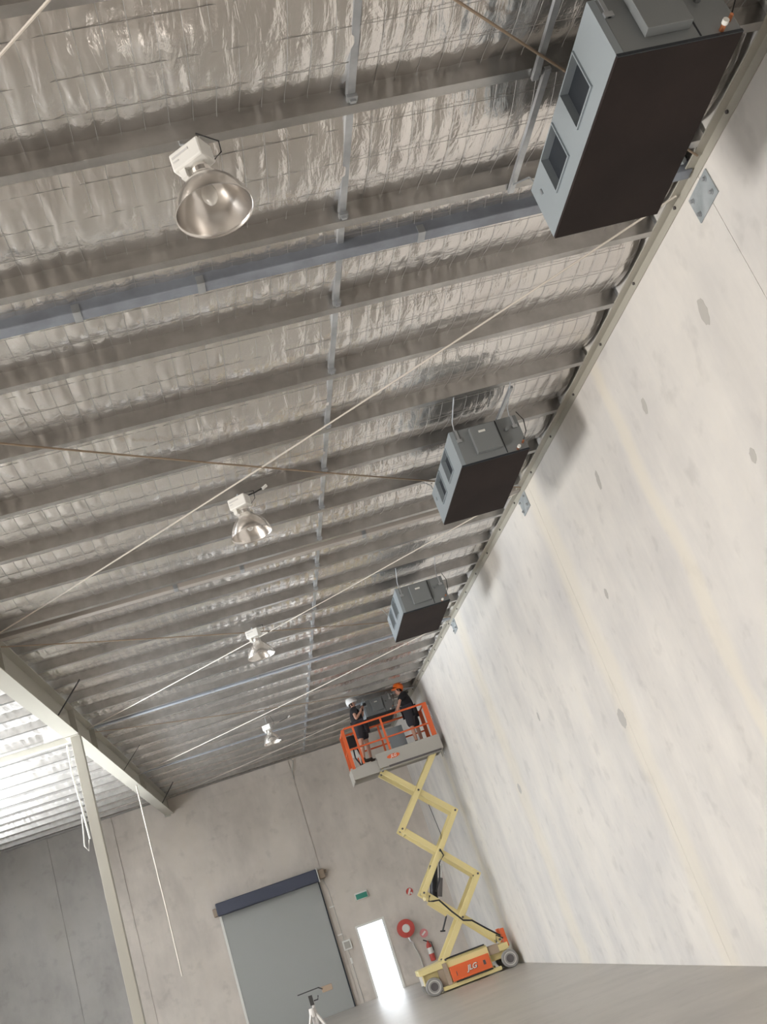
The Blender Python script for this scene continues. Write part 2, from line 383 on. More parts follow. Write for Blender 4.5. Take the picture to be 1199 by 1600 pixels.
# bracing rods
def rod(pts, label, m='rod', r=.0095):
    P = [Vector(p) for p in pts]; out = []
    n = 24
    for i in range(n+1):
        t = i/n; p = P[0].lerp(P[-1], t); p.z -= .16*t*(1-t); out.append(p)
    tag(MB().tube(out, r, 6).build('bracing_rod', M[m], origin=tuple(P[0].lerp(P[-1], .5))), label, 'rod', 'diagonal roof bracing rods')
rod([(W-.06, 6.95, R(6.95)+.03), (-2.84, 13.55, R(13.5)+.02)], 'longest pale bracing rod crossing from the largest ceiling unit to the left')
rod([(-2.84, 6.95, R(6.9)+.03), (W-.06, 13.55, R(13.5)+.02)], 'dull brown bracing rod leading to the middle ceiling unit', 'rust')
rod([(W-.06, 13.8, R(13.9)+.03), (-2.84, 20.7, R(20.7)+.02)], 'pale bracing rod starting under the middle ceiling unit')
rod([(-2.84, 13.95, R(14)+.02), (W-.06, 20.7, R(20.7)+.03)], 'dull bracing rod crossing behind the third high-bay light', 'rust', .009)
rod([(W-.06, 21.1, R(21.1)+.02), (-2.84, 27.9, R(27.9)+.02)], 'pale bracing rod starting under the farthest installed ceiling unit')
rod([(-2.84, 21.1, R(21)+.02), (W-.06, 27.9, R(28)+.03)], 'dull bracing rod ending above the workers', 'rust', .009)
rod([(W-.06, 28.2, R(28.2)+.02), (-2.84, 34.1, R(34)+.02)], 'pale bracing rod behind the smallest high-bay light')
rod([(-1.2, 1.3, R(1.3)+.04), (W-.06, 6.45, R(6.4)+.04)], 'dark bracing rod running up to the largest ceiling unit at the top', 'rust', .010)
rod([(W-.06, -.5, R(-.5)+.0), (-2.84, 6.45, R(6.4)+.0)], 'pale bracing rod crossing the top left corner of the photo')
# steel plates on the wall
for i, (y, z) in enumerate(((6.71, 6.29), (13.82, 6.62), (20.9, 6.92))):
    p = MB().box(W-.014, W-.001, y-.2, y+.2, z-.125, z+.125).build('wall_plate', M['plate'], origin=(W, y, z), bevel=.003)
    tag(p, ['largest zinc plate bolted to the right wall below the largest ceiling unit', 'zinc plate on the right wall beneath the middle ceiling unit', 'small far zinc plate on the right wall beneath the third ceiling unit'][i], 'plate', 'zinc plates on the right wall')
    for dy, dz in ((-.14, .07), (.14, .07), (-.14, -.07), (.14, -.07)):
        MB().lathe([(0, -.035), (.016, -.035), (.016, -.012), (.026, -.012), (.026, 0)], (W-.008, y+dy, z+dz), 'X', 8).build('bolt', M['galv'], p, origin=(W, y, z))

# ------------------------------------------------------------------ ceiling units
def hvac(x0, x1, y0, L, z0, label, roof_y):
    H = .46; o = empty('ceiling_unit', ((x0+x1)/2, y0+L/2, z0), label, 'air unit', 'grey ceiling air units')
    y1 = y0+L
    b = MB().box(x0+.03, x1, y0, y1, z0+.02, z0+H); b.build('casing', M['hvac'], o, bevel=.006)
    # left face frame; near-black plates imitate the shade inside two duct openings
    a = (y0+.36, y0+.70); c = (y0+.96, y0+1.30); f = MB(); zz = (z0+.15, z0+.43)
    f.box(x0-.02, x0+.03, y0, a[0], z0+.02, z0+H); f.box(x0-.02, x0+.03, a[1], c[0], z0+.02, z0+H); f.box(x0-.02, x0+.03, c[1], y1, z0+.02, z0+H)
    for q in (a, c): f.box(x0-.02, x0+.03, q[0], q[1], z0+.02, zz[0]); f.box(x0-.02, x0+.03, q[0], q[1], zz[1], z0+H)
    f.build('side_panel', M['hvac_side'], o)
    for q in (a, c):
        d = MB(); d.box(x0+.026, x0+.032, q[0], q[1], zz[0], zz[1])
        d.build('duct_shade_plate', M['hvac_dark'], o)
        d = MB(); t = .012
        d.box(x0-.034, x0-.02, q[0]-t, q[0], zz[0]-t, zz[1]+t); d.box(x0-.034, x0-.02, q[1], q[1]+t, zz[0]-t, zz[1]+t)
        d.box(x0-.034, x0-.02, q[0], q[1], zz[1], zz[1]+t); d.box(x0-.034, x0-.02, q[0], q[1], zz[0]-t, zz[0])
        d.build('duct_collar', M['hvac_side'], o)
    MB().box(x0-.018, x1, y0+.006, y1-.006, z0, z0+.02).build('underside_panel', M['filter'], o)
    MB().box(x0-.02, x1, y0-.004, y0+.004, z0+.0, z0+.022).build('bottom_trim', M['hvac_dark'], o)
    s = MB(); s.box(x0+.20, x0+.50, y0-.07, y0-.001, z0+.10, z0+.42); cv = s.build('control_box', M['hvac'], o, bevel=.004)
    MB().box(x0+.29, x0+.37, y0-.074, y0-.07, z0+.33, z0+.355).build('label_sticker', M['white'], cv, origin=tuple(world_loc(o)))
    s = MB(); s.box(x0+.535, x0+.545, y0-.003, y0, z0+.03, z0+H-.01); s.build('panel_seam', M['hvac_dark'], o)
    # brackets, hanger rods
    k = 0
    ups = sorted([PY0+PS*i for i in range(-2, 25)], key=lambda v: abs(v-y0))
    for (xx, yy) in ((x0+.06, y0+.06), (x1-.06, y0+.06), (x0+.0, y1-.08), (x1-.06, y1-.08)):
        ys = min([PY0+PS*i for i in range(-2, 25)], key=lambda v: abs(v-yy))
        ht = MB().tube([(xx, yy, z0+H-.02), (xx, yy+(ys-yy)*.15, z0+H+.1), (xx, ys+.04, R(ys)+.055)], .007, 6)
        ht.build('hanger_rod', M['galv'], o)
        MB().box(xx-.03, xx+.03, yy-.075, yy-.055, z0+H-.16, z0+H-.12).box(xx-.012, xx+.012, yy-.07, yy-.055, z0+H-.16, z0+H+.0).build('hanger_bracket', M['galv'], o)
    for xx, zz_, rr in ((x1-.13, z0+.04, .016), (x1-.05, z0+.10, .012), (x1-.17, z0+.30, .022)):
        p = MB().tube([(xx, y0+.01, zz_), (xx, y0-.05, zz_)], rr, 10).build('pipe_stub', M['copper'] if rr < .02 else M['hvac'], o)
        if rr > .013 and rr < .02: MB().tube([(xx, y0-.05, zz_), (xx, y0-.08, zz_)], rr*1.25, 10).build('pipe_cap', M['white'], p, origin=tuple(world_loc(o)))
    MB().tube([(x1-.05, y0-.04, z0+.10), (x1+.02, y0-.06, z0+.2), (x1+.05, y0-.05, z0+.35), (x1+.03, y0+.02, z0+.5)], .006, 6).build('wiring', M['black'], o)
    return o
hvac(3.13, 3.94, 4.34, 1.65, 5.74, 'largest grey ceiling air unit with brown underside, top right', 5)
hvac(3.16, 3.96, 10.33, 1.68, 6.00, 'middle grey ceiling air unit with brown underside beside the right wall', 11)
hvac(3.07, 3.87, 16.2, 1.66, 6.19, 'third and farthest installed grey ceiling air unit', 17)
h4 = hvac(3.27, 4.06, 27.25, 1.6, 6.81, 'grey ceiling air unit being fixed between the two workers', 27)
# support channels from purlin to purlin above the near unit
for x, y0, y1, l in ((3.05, 3.87, 5.07, 'short galvanised channel above the near corner of the largest ceiling unit'), (3.13, 5.07, 6.27, 'short galvanised channel beside the open side of the largest ceiling unit'), (3.92, 10.0, 11.07, 'short galvanised channel above the middle ceiling unit')):
    o = MB().bar((x, y0+.0, R(y0)+.03), (x, y1+.08, R(y1)+.03), .045, .03).build('support_channel', M['galv'], origin=(x, y0, R(y0))); tag(o, l, 'channel', 'hanger support channels')
# loose clutter by the wall end of the strut
cl = MB().tube([(W-.12, 6.3, R(6.3)+.1), (W-.2, 6.45, R(6.4)+.16), (W-.1, 6.6, R(6.6)+.12)], .035, 8).build('rod_clamp', M['plate']); tag(cl, 'dark rod end clamp between the largest ceiling unit and the wall', 'clamp')

# ------------------------------------------------------------------ high bay lights
def highbay(x, y, zr, label, yaw, first=None):
    pur = min([PY0+PS*i for i in range(-2, 25)], key=lambda v: abs(v-y)); o = empty('high_bay_light', (x, y, zr), label, 'ceiling light', 'hanging high-bay lights')
    prof = [(.225, 0), (.222, .02), (.205, .07), (.175, .13), (.125, .19), (.085, .225), (.07, .25)]
    m_ = MB().lathe([(.231, -.004), (.228, .02), (.211, .072), (.180, .134), (.130, .195), (.09, .23), (.075, .255)], (x, y, zr), 'Z', 40)
    m_.lathe([(.231, -.004), (.225, -.004), (.222, .02), (.205, .07), (.174, .13), (.125, .19), (.085, .222), (.0, .225)], (x, y, zr), 'Z', 40)
    rf = m_.build('reflector', M['reflector'], o, smooth=True)
    MB().lathe([(.0, .245), (.062, .245), (.062, .30), (.05, .33), (0, .33)], (x, y, zr), 'Z', 20).build('lamp_holder', M['reflector'], o)
    MB().lathe([(0, .05), (.02, .055), (.042, .085), (.048, .12), (.04, .16), (.028, .20), (.024, .225)], (x, y, zr), 'Z', 20).build('lamp_bulb', M['glass'], o, smooth=True)
    mt = Matrix.Translation((x-.02, y, zr+.40)) @ Matrix.Rotation(yaw, 4, 'Z')
    MB().box(-.12, .10, -.07, .07, -.06, .07, mt).build('gear_box', M['white'], o, bevel=.012)
    MB().box(-.06, .06, -.012, .012, -.11, -.05, mt).box(-.09, -.05, -.05, .05, -.12, -.055, mt).build('mounting_bracket', M['white'], o)
    MB().box(-.10, .02, -.073, -.069, .02, .035, mt).box(-.10, -.06, -.073, -.069, -.01, .0, mt).build('vent_slot', M['tripod'], o)
    MB().tube([(x-.02, y, zr+.47), (x-.02, y+.01, zr+.52), (x-.03, pur+.04, R(pur)+.052)], .008, 6).build('hanging_hook', M['galv'], o)
    MB().tube([(x+.09, y, zr+.36), (x+.15, y+.01, zr+.42), (x+.16, y+.03, zr+.52), (x+.08, pur+.0, R(pur)+.08)], .0045, 6).build('power_cable', M['black'], o, smooth=True)
    return o
highbay(.66, 4.80, 5.66, 'large near high-bay light with spun aluminium reflector, upper left', -.6)
highbay(.70, 10.6, 6.02, 'second high-bay light, below the long pale rod', -.5)
highbay(.66, 16.6, 6.33, 'third high-bay light, small and bright in the foil ceiling', -.4)
highbay(.68, 25.9, 6.70, 'smallest and farthest high-bay light near the end wall', -.4)
for x, y, l in ((1.0, 10.95, 'small black cable connector beside the second high-bay light'), (1.15, 17.3, 'small cable connector beside the third high-bay light'), (1.25, 26.5, 'small cable connector beside the smallest high-bay light')):
    z = R(y)+.0; o = MB().tube([(x-.25, y, z-.02), (x-.1, y, z), (x, y, z+.03)], .008, 6).build('cable_connector', M['black'], origin=(x, y, z)); tag(o, l, 'connector', 'cable connectors by the lights')
    MB().tube([(x-.01, y, z+.02), (x+.05, y, z+.05)], .02, 8).build('plug', M['white'], o, origin=(x, y, z))

# cables by the column
o = MB().tube([(-2.97, 18.76, 6.4), (-2.99, 18.76, 5.9), (-2.955, 18.76, 5.3), (-2.93, 18.75, 4.72)], .016, 8).build('white_conduit', M['white']); tag(o, 'short white conduit strapped to the upper part of the beige column', 'conduit')
o = MB().tube([(-2.97, 18.7, 5.15), (-3.0, 18.68, 4.85), (-3.03, 18.68, 4.62), (-2.98, 18.68, 4.52), (-2.94, 18.7, 4.7)], .012, 8).build('cable_loop', M['white']); tag(o, 'loose white cable loop hanging beside the beige column', 'cable')
o = MB().tube([(-2.80, 26.5, 6.84), (-2.80, 26.5, 5.2), (-2.79, 26.5, 3.6), (-2.80, 26.5, 2.3)], .02, 8).build('hanging_cable', M['rod']); tag(o, 'thin pale cable hanging straight down from the left beam in front of the end wall', 'cable')

# ------------------------------------------------------------------ end wall fittings
rd = MB(); rd.box(-2.10, 1.02, D-.09, D-.06, 0, 3.75)
for i in range(30): rd.box(-2.10, 1.02, D-.094, D-.09, i*.125+.02, i*.125+.03)
dr = struct(rd.build('door_2', M['curtain']), 'closed grey roller shutter door')
MB().box(-2.17, 1.06, D-.42, D-.02, 3.72, 4.10).build('drum_cover', M['navy'], dr, bevel=.03)
MB().box(-2.16, -2.09, D-.11, D, 0, 3.75).build('guide_rail', M['white'], dr)
MB().box(1.02, 1.06, D-.11, D, 0, 3.75).build('guide_rail', M['hvac_dark'], dr)
MB().box(1.06, 1.085, D-.43, D, 3.70, 4.12).build('end_bracket', M['white'], dr)
MB().box(1.085, 1.30, D-.30, D-.02, 3.78, 4.06).box(1.3, 1.38, D-.22, D-.02, 3.92, 4.02).build('motor', M['card'], dr, bevel=.03)
MB().box(-2.30, -2.17, D-.25, D-.02, 3.74, 3.98).build('end_bracket', M['card'], dr, bevel=.02)
fr = MB(); fr.box(DX0-.06, DX0, D-.03, D+.2, 0, DH+.06); fr.box(DX1, DX1+.06, D-.03, D+.2, 0, DH+.06); fr.box(DX0, DX1, D-.03, D+.2, DH, DH+.06)
struct(fr.build('door_1', M['white']), 'open personnel doorway glaring with daylight')
MB().box(-15, 20, D+.35, D+60, -.2, -.02).build('outside_paving', M['wall_r'])['kind'] = 'structure'
o = empty('exit_sign', (2.19, D-.05, 2.94), 'green exit sign box above the bright doorway', 'sign')
MB().box(1.99, 2.40, D-.10, D-.001, 2.82, 3.03).build('housing', M['white'], o, bevel=.006)
MB().box(2.02, 2.38, D-.106, D-.10, 2.835, 2.99).build('green_panel', M['green'], o)
o = MB().lathe([(0, -.02), (.11, -.02), (.11, 0)], (3.68, D-.001, 2.55), 'Y', 20).build('fire_sign', M['red'], origin=(3.68, D, 2.55)); tag(o, 'small round red fire sign high on the end wall beside the lift', 'sign')
MB().bar((3.62, D-.024, 2.47), (3.72, D-.024, 2.63), .006, .06, (1,0,0)).box(3.69, 3.75, D-.026, D-.021, 2.46, 2.52).build('white_mark', M['white'], o, origin=(3.68, D, 2.55))
o = empty('hose_reel', (3.2, D-.05, 1.57), 'red fire hose reel on the end wall beside the bright doorway', 'hose reel')
MB().lathe([(0, -.24), (.11, -.24), (.27, -.22), (.27, -.19), (.12, -.17), (.12, -.06), (.27, -.04), (.27, -.02), (0, -.02)], (3.2, D-.001, 1.57), 'Y', 32).build('drum', M['red'], o)
MB().lathe([(.19, -.19), (.235, -.16), (.245, -.12), (.235, -.08), (.19, -.05)], (3.2, D, 1.57), 'Y', 28).build('coiled_hose', M['black'], o)
MB().lathe([(0, -.262), (.10, -.258), (.125, -.24)], (3.2, D, 1.57), 'Y', 24).build('hub_cover', M['white'], o)
MB().tube([(3.2, D-.14, 1.3), (3.22, D-.14, 1.18), (3.28, D-.12, 1.10)], .03, 8).build('nozzle_valve', M['steelw'], o)
MB().tube([(3.28, D-.12, 1.10), (3.30, D-.08, .95), (3.36, D-.05, .7), (3.36, D-.05, .35), (3.40, D-.05, .05)], .022, 8).build('supply_pipe', M['patch'], o)
o = MB().lathe([(0, -.02), (.13, -.02), (.13, 0)], (3.70, D-.001, 1.26), 'Y', 20).build('extinguisher_sign', M['pink'], origin=(3.7, D, 1.26)); tag(o, 'pale pink round sign directly over the fire extinguisher', 'sign')
MB().bar((3.63, D-.024, 1.22), (3.76, D-.024, 1.30), .006, .05, (1,0,0)).build('white_mark', M['white'], o, origin=(3.7, D, 1.26))
o = empty('fire_extinguisher', (3.72, D-.1, .45), 'slim red fire extinguisher hanging on the end wall left of the lift', 'extinguisher')
MB().lathe([(0, 0), (.075, .01), (.085, .05), (.085, .45), (.06, .52), (.025, .55), (.025, .60), (0, .60)], (3.72, D-.1, .42), 'Z', 20).build('cylinder', M['red'], o, smooth=True)
MB().lathe([(.087, .22), (.087, .40)], (3.72, D-.1, .42), 'Z', 20).build('label_band', M['white'], o)
MB().bar((3.72, D-.1, 1.0), (3.60, D-.14, 1.08), .02, .03).tube([(3.72, D-.1, 1.0), (3.82, D-.13, .95), (3.82, D-.14, .7)], .012, 6).build('handle_and_hose', M['black'], o)
o = empty('door_control_box', (1.34, D-.05, 1.7), 'white framed control box on the end wall between the two doors', 'switch box')
MB().box(1.21, 1.47, D-.10, D-.001, 1.56, 1.85).build('housing', M['white'], o, bevel=.008)
MB().box(1.25, 1.43, D-.104, D-.10, 1.60, 1.80).build('dark_cover', M['toeboard'], o)
o = MB().tube([(1.20, D-.012, 3.75), (1.27, D-.012, 3.4), (1.285, D-.012, 1.85)], .012, 6).tube([(1.32, D-.012, 1.56), (1.34, D-.012, 0.0)], .012, 6).build('conduit_run', M['patch'], origin=(1.3, D, 2)); tag(o, 'thin grey conduit running down beside the roller door', 'conduit')
for z in (2.9, 2.05): MB().box(1.14, 1.30, D-.02, D-.001, z-.02, z+.02).build('saddle_clip', M['white'], o, origin=(1.3, D, 2))
MB().box(1.30, 1.36, D-.03, D-.001, 1.15, 1.32).build('outlet_box', M['white'], o, origin=(1.3, D, 2))

# ------------------------------------------------------------------ scissor lift
YF0, YB0 = 26.32, 27.32
L = empty('scissor_lift', (3.6, 26.8, 0), 'yellow and orange scissor lift raised to the ceiling in the far right corner', 'scissor lift')
ch = MB()
ch.poly([(2.42, YF0+.08, .50), (2.42, YF0+.08, .62), (3.04, YF0+.08, .66), (4.14, YF0+.08, .66), (4.14, YF0+.08, .50)], (0, .84, 0))
ch.box(3.05, 4.15, YF0+.05, YB0-.05, .12, .62); ch.box(2.86, 4.33, YF0+.02, YF0+.08, .03, .12); ch.box(2.86, 4.33, YB0-.08, YB0-.02, .03, .12)
ch.box(4.14, 4.62, YF0+.2, YB0-.2, .25, .52); ch.box(2.50, 3.05, YF0+.2, YB0-.2, .25, .52)
chassis = ch.build('chassis', M['yellow'], L, bevel=.01)
LO = tuple(world_loc(L))
MB().box(3.0, 3.1, YF0+.0, YF0+.06, .12, .6).box(2.86, 3.02, YF0+.1, YF0+.14, .08, .55).build('wheel_arch', M['card'], L)
bt = MB().box(3.13, 4.12, YF0-.02, YF0+.06, .15, .48).build('battery_tray_door', M['orange'], L, bevel=.012)
MB().box(3.2, 4.12, YF0-.03, YF0+.02, .115, .14).build('tray_shade_bar', M['black'], L)  # black bar imitating the shade in the slot under the tray door
MB().box(3.14, 4.10, YF0+.02, YF0+.2, .665, .69).build('step_mat', M['black'], L)
def text(s, size, loc, rot, m, parent, name):
    cu = bpy.data.curves.new(name, 'FONT'); cu.body = s; cu.size = size; cu.extrude = .003; cu.align_x = 'CENTER'; cu.align_y = 'CENTER'; cu.shear = .3; cu.offset = size*.02
    t = bpy.data.objects.new('tmp', cu); sc.collection.objects.link(t)
    me = bpy.data.meshes.new_from_object(t.evaluated_get(bpy.context.evaluated_depsgraph_get())); bpy.data.objects.remove(t)
    me.materials.clear(); me.materials.append(m)
    o = bpy.data.objects.new(name, me); sc.collection.objects.link(o); o.parent = parent
    o.location = Vector(loc) - world_loc(parent); o.rotation_euler = rot; return o
text('JLG', .17, (3.66, YF0-.024, .32), (PI/2, 0, 0), M['black'], bt, 'lettering_outline')  # printed black edge behind the white letters
text('JLG', .16, (3.65, YF0-.030, .325), (PI/2, 0, 0), M['white'], bt, 'lettering')
MB().box(3.26, 3.275, YF0-.026, YF0-.02, .25, .35).box(3.94, 4.0, YF0-.026, YF0-.02, .27, .37).build('warning_decal', M['hub'], bt, origin=LO)
for x in (2.67, 4.58):
    for y in (YF0+.04, YB0-.04):
        t = MB().lathe([(.10, -.07), (.185, -.07), (.20, -.05), (.20, .05), (.185, .07), (.10, .07)], (x, y, .20), 'Y', 28).build('wheel', M['tyre'], L)
        sg = -1 if y < 26.8 else 1
        MB().lathe([(.095, sg*.068), (.15, sg*.072), (.155, sg*.06)], (x, y, .20), 'Y', 24).build('wheel_rim', M['rim'], t, origin=LO)
        MB().lathe([(0, sg*.055), (.097, sg*.06), (.097, sg*.068)], (x, y, .20), 'Y', 20).build('wheel_hub', M['hub'], t, origin=LO)
MB().box(4.60, 4.70, YF0+.15, YF0+.3, .45, .88).box(4.60, 4.70, YF0+.7, YF0+.85, .45, .88).build('ladder_guard', M['orange'], L, bevel=.02)
MB().box(4.42, 4.66, YF0+.1, YF0+.9, .42, .56).build('rear_step', M['yellow'], L)
MB().tube([(4.42, YF0+.15, .62), (4.46, YF0+.1, .78), (4.6, YF0+.1, .66)], .018, 6).build('rear_hose', M['black'], L)
MB().box(2.40, 2.46, YF0+.02, YF0+.12, .30, .50).build('corner_bumper', M['white'], L)
MB().box(4.16, 4.42, YF0+.12, YF0+.3, .40, .60).build('drive_motor', M['card'], L)
nodesL = [(3.12, .66), (3.14, 2.22), (3.13, 3.79), (3.12, 5.27)]; nodesR = [(4.52, .66), (4.54, 2.22), (4.53, 3.80), (4.49, 5.29)]
for ys, dy in ((YF0+.12, 1), (YB0-.12, -1)):
    for i in range(3):
        for (a, b_, off) in ((nodesL[i], nodesR[i+1], 0), (nodesR[i], nodesL[i+1], .07)):
            y = ys + dy*off
            d = Vector((b_[0]-a[0], 0, b_[1]-a[1])).normalized()*.05
            MB().bar((a[0]-d.x, y, a[1]-d.z), (b_[0]+d.x, y, b_[1]+d.z), .14, .055, (0, 1, 0)).build('scissor_arm', M['yellow'], L, bevel=.008)
for p in nodesL + nodesR + [(3.84, 1.41), (3.84, 3.01), (3.82, 4.55)]:
    MB().tube([(p[0], YF0+.07, p[1]), (p[0], YB0-.07, p[1])], .026, 10).build('pivot_pin', M['hub'], L)
for p in ((3.13, 2.05), (3.13, 3.65)): MB().box(p[0]+.02, p[0]+.08, YF0+.2, YB0-.2, p[1], p[1]+.1).build('cross_member', M['yellow'], L)
MB().tube([(3.36, 26.8, 1.98), (3.62, 26.8, 2.75)], .10, 14).build('lift_cylinder', M['black'], L)
MB().tube([(3.50, 26.62, 2.02), (3.66, 26.62, 2.42)], .06, 12).build('valve_block', M['hub'], L)
MB().tube([(3.66, 26.62, 2.42), (3.78, 26.62, 2.72)], .035, 12).build('cylinder_rod', M['steelw'], L)
MB().tube([(3.24, YF0+.03, 2.12), (3.17, YF0+.03, 2.0), (3.28, YF0+.03, 1.97), (3.42, YF0+.03, 1.95), (3.62, YF0+.03, 1.62), (3.82, YF0+.03, 1.34), (4.02, YF0+.05, 1.27), (4.3, YF0+.05, .98), (4.55, YF0+.05, .74)], .02, 8).build('hydraulic_hose', M['black'], L, smooth=True)
MB().tube([(3.84, YF0+.04, 3.05), (3.88, YF0+.04, 2.88), (3.72, YF0+.04, 2.75), (3.60, YF0+.05, 2.4), (3.42, YF0+.05, 2.15)], .018, 8).build('hydraulic_hose', M['black'], L, smooth=True)
MB().bar((3.22, 26.75, 2.0), (3.56, 26.75, 1.60), .16, .05, (0,1,0)).build('maintenance_bracket', M['yellow'], L)
MB().tube([(3.52, 26.75, 1.56), (3.32, 26.75, 1.27)], .022, 6).tube([(3.26, 26.75, 1.28), (3.38, 26.75, 1.25)], .02, 6).build('safety_prop', M['black'], L)
MB().tube([(4.05, YB0-.2, 4.2), (4.1, YB0-.2, 3.4), (3.95, YB0-.2, 3.0)], .008, 6).build('control_cable', M['black'], L)
# platform
PZ = 5.62
pl = MB(); pl.box(3.05, 4.74, YF0, YB0, PZ-.06, PZ); pl.box(2.38, 3.10, YF0+.04, YB0-.04, PZ-.16, PZ-.07)
plat = pl.build('platform_deck', M['toeboard'], L)
MB().box(3.05, 4.76, YF0-.02, YF0, 5.33, 5.70).box(3.05, 4.76, YB0, YB0+.02, 5.33, 5.70).box(4.74, 4.76, YF0, YB0, 5.33, 5.70).build('side_skirt', M['toeboard'], L)
MB().box(2.38, 3.05, YF0+.02, YF0+.04, 5.26, 5.56).box(2.38, 3.05, YB0-.04, YB0-.02, 5.26, 5.56).box(2.36, 2.38, YF0+.02, YB0-.02, 5.22, 5.56).box(2.38, 4.7, YF0+.05, YF0+.09, 5.27, 5.31).build('extension_skirt', M['toeboard'], L)
MB().box(3.3, 4.7, YF0-.025, YF0+.03, 5.30, 5.34).build('skirt_painted_shade', M['hub'], L)  # dark bar standing in for the shade below the side skirt
lg = MB(); n = 20; lg.poly([(3.48+.17*math.cos(2*PI*i/n), YF0-.028, 5.535+.055*math.sin(2*PI*i/n)) for i in range(n)], (0, .008, 0)); lgo = lg.build('badge', M['orange'], L)
text('JLG', .10, (3.48, YF0-.034, 5.535), (PI/2, 0, 0), M['white'], lgo, 'badge_lettering')
TZ, MZ = 6.56, 6.06
def rail(y, nm):
    g_ = MB(); g_.tube([(2.46, y, TZ-.05), (2.50, y, TZ), (4.66, y, TZ)], .026, 8); g_.tube([(2.48, y, MZ-.05), (4.66, y, MZ-.02)], .022, 8)
    for x in (3.46, 2.72): g_.bar((x, y, PZ-.04), (x, y, TZ), .05, .04, (0, 1, 0))
    g_.build(nm, M['orange'], L)
rail(YF0+.02, 'front_guardrail'); rail(YB0-.02, 'rear_guardrail')
MB().bar((2.44, YF0+.03, 5.52), (2.44, YF0+.03, 6.53), .08, .07, (0,1,0)).bar((2.44, YB0-.03, 5.52), (2.44, YB0-.03, 6.53), .08, .07, (0,1,0)).tube([(2.44, YF0, 6.53), (2.44, YB0, 6.53)], .026, 8).tube([(2.44, YF0, 6.03), (2.44, YB0, 6.03)], .02, 8).build('end_guardrail', M['orange'], L)
MB().bar((4.66, YF0+.03, PZ-.02), (4.66, YF0+.03, 6.58), .12, .05, (0,1,0)).bar((4.66, YB0-.03, PZ-.02), (4.66, YB0-.03, 6.58), .10, .05, (0,1,0)).tube([(4.66, YF0, 6.56), (4.66, YB0, 6.56)], .022, 8).build('gate_guardrail', M['orange'], L)
MB().tube([(4.78, YF0+.2, 6.5), (4.78, YF0+.2, 5.2)], .012, 6).tube([(4.78, YF0+.6, 6.5), (4.78, YF0+.6, 5.2)], .012, 6).tube([(4.70, YF0+.2, 6.5), (4.78, YF0+.2, 6.5), (4.78, YF0+.6, 6.5), (4.70, YF0+.6, 6.5)], .012, 6).build('access_ladder', M['steelw'], L)
MB().box(2.50, 2.74, YF0+.42, YF0+.65, 6.12, 6.42).build('control_console', M['black'], L, bevel=.03)
MB().tube([(2.62, YF0+.5, 6.1), (2.60, YF0+.5, 5.85), (2.70, YF0+.5, 5.6), (2.78, YF0+.5, 5.5)], .02, 8).tube([(2.70, YF0+.45, 6.1), (2.76, YF0+.45, 5.8), (2.68, YF0+.45, 5.5)], .018, 8).build('console_cable', M['black'], L, smooth=True)
# things lying on the platform
o = MB().box(2.52, 2.76, YF0+.70, YF0+.88, 5.89, 6.08).box(2.54, 2.56, YF0+.72, YF0+.74, 5.552, 5.89).box(2.72, 2.74, YF0+.84, YF0+.86, 5.552, 5.89).build('tool_case', M['white'], origin=(2.64, 27.1, 5.55), bevel=.01); tag(o, 'white tool case on legs at the left end of the lift platform', 'tool case')
o = MB().box(3.62, 4.05, YF0+.80, YF0+.83, PZ, 6.35).build('sheet_metal_panel', M['hvac_side'], origin=(3.8, 27.1, PZ)); tag(o, 'loose grey sheet metal panel standing on the lift platform between the workers', 'panel')

# ------------------------------------------------------------------ workers
def skin(name, pts, edges, m, parent=None, sub=2, root=0, origin=(0,0,0)):
    me = bpy.data.meshes.new(name)
    me.from_pydata([Vector(p[:3]) - Vector(origin) for p in pts], edges, []); me.materials.append(m)
    o = bpy.data.objects.new(name, me); sc.collection.objects.link(o)
    if parent is not None: o.parent = parent
    else: o.location = origin
    sk = o.modifiers.new('skin', 'SKIN'); sk.use_smooth_shade = True
    for v_, p in zip(me.skin_vertices[0].data, pts):
        r_ = p[3]; v_.radius = r_ if isinstance(r_, tuple) else (r_, r_); v_.use_root = False
    me.skin_vertices[0].data[root].use_root = True
    s_ = o.modifiers.new('sub', 'SUBSURF'); s_.levels = sub; s_.render_levels = sub
    return o
def hand(base, d, nrm, pts, edges, start, curl=.5, s=1.0):
    """wrist index start at base, fingers along d, palm normal nrm; adds palm, four fingers and a thumb"""
    d = Vector(d).normalized(); nrm = Vector(nrm).normalized(); side = d.cross(nrm).normalized(); b = Vector(base)
    def add(p, r_, prev):
        pts.append((p.x, p.y, p.z, r_)); edges.append((prev, len(pts)-1)); return len(pts)-1
    palm = add(b + d*.05*s, (.036, .016), start)
    for k, ln in zip((-1.5, -.5, .5, 1.5), (.062, .075, .07, .055)):
        kn = b + d*.085*s + side*k*.02*s
        i = add(kn, .0105, palm)
        i = add(kn + (d*.75 + nrm*curl*.55).normalized()*ln*.5*s, .0095, i)
        add(kn + (d*.75 + nrm*curl*.55).normalized()*ln*.5*s + (d*.35 + nrm*curl*1.6).normalized()*ln*.5*s, .0085, i)
    t0 = add(b + d*.03*s - side*.038*s, .012, palm)
    add(b + d*.065*s - side*.055*s + nrm*.018, .0105, t0)
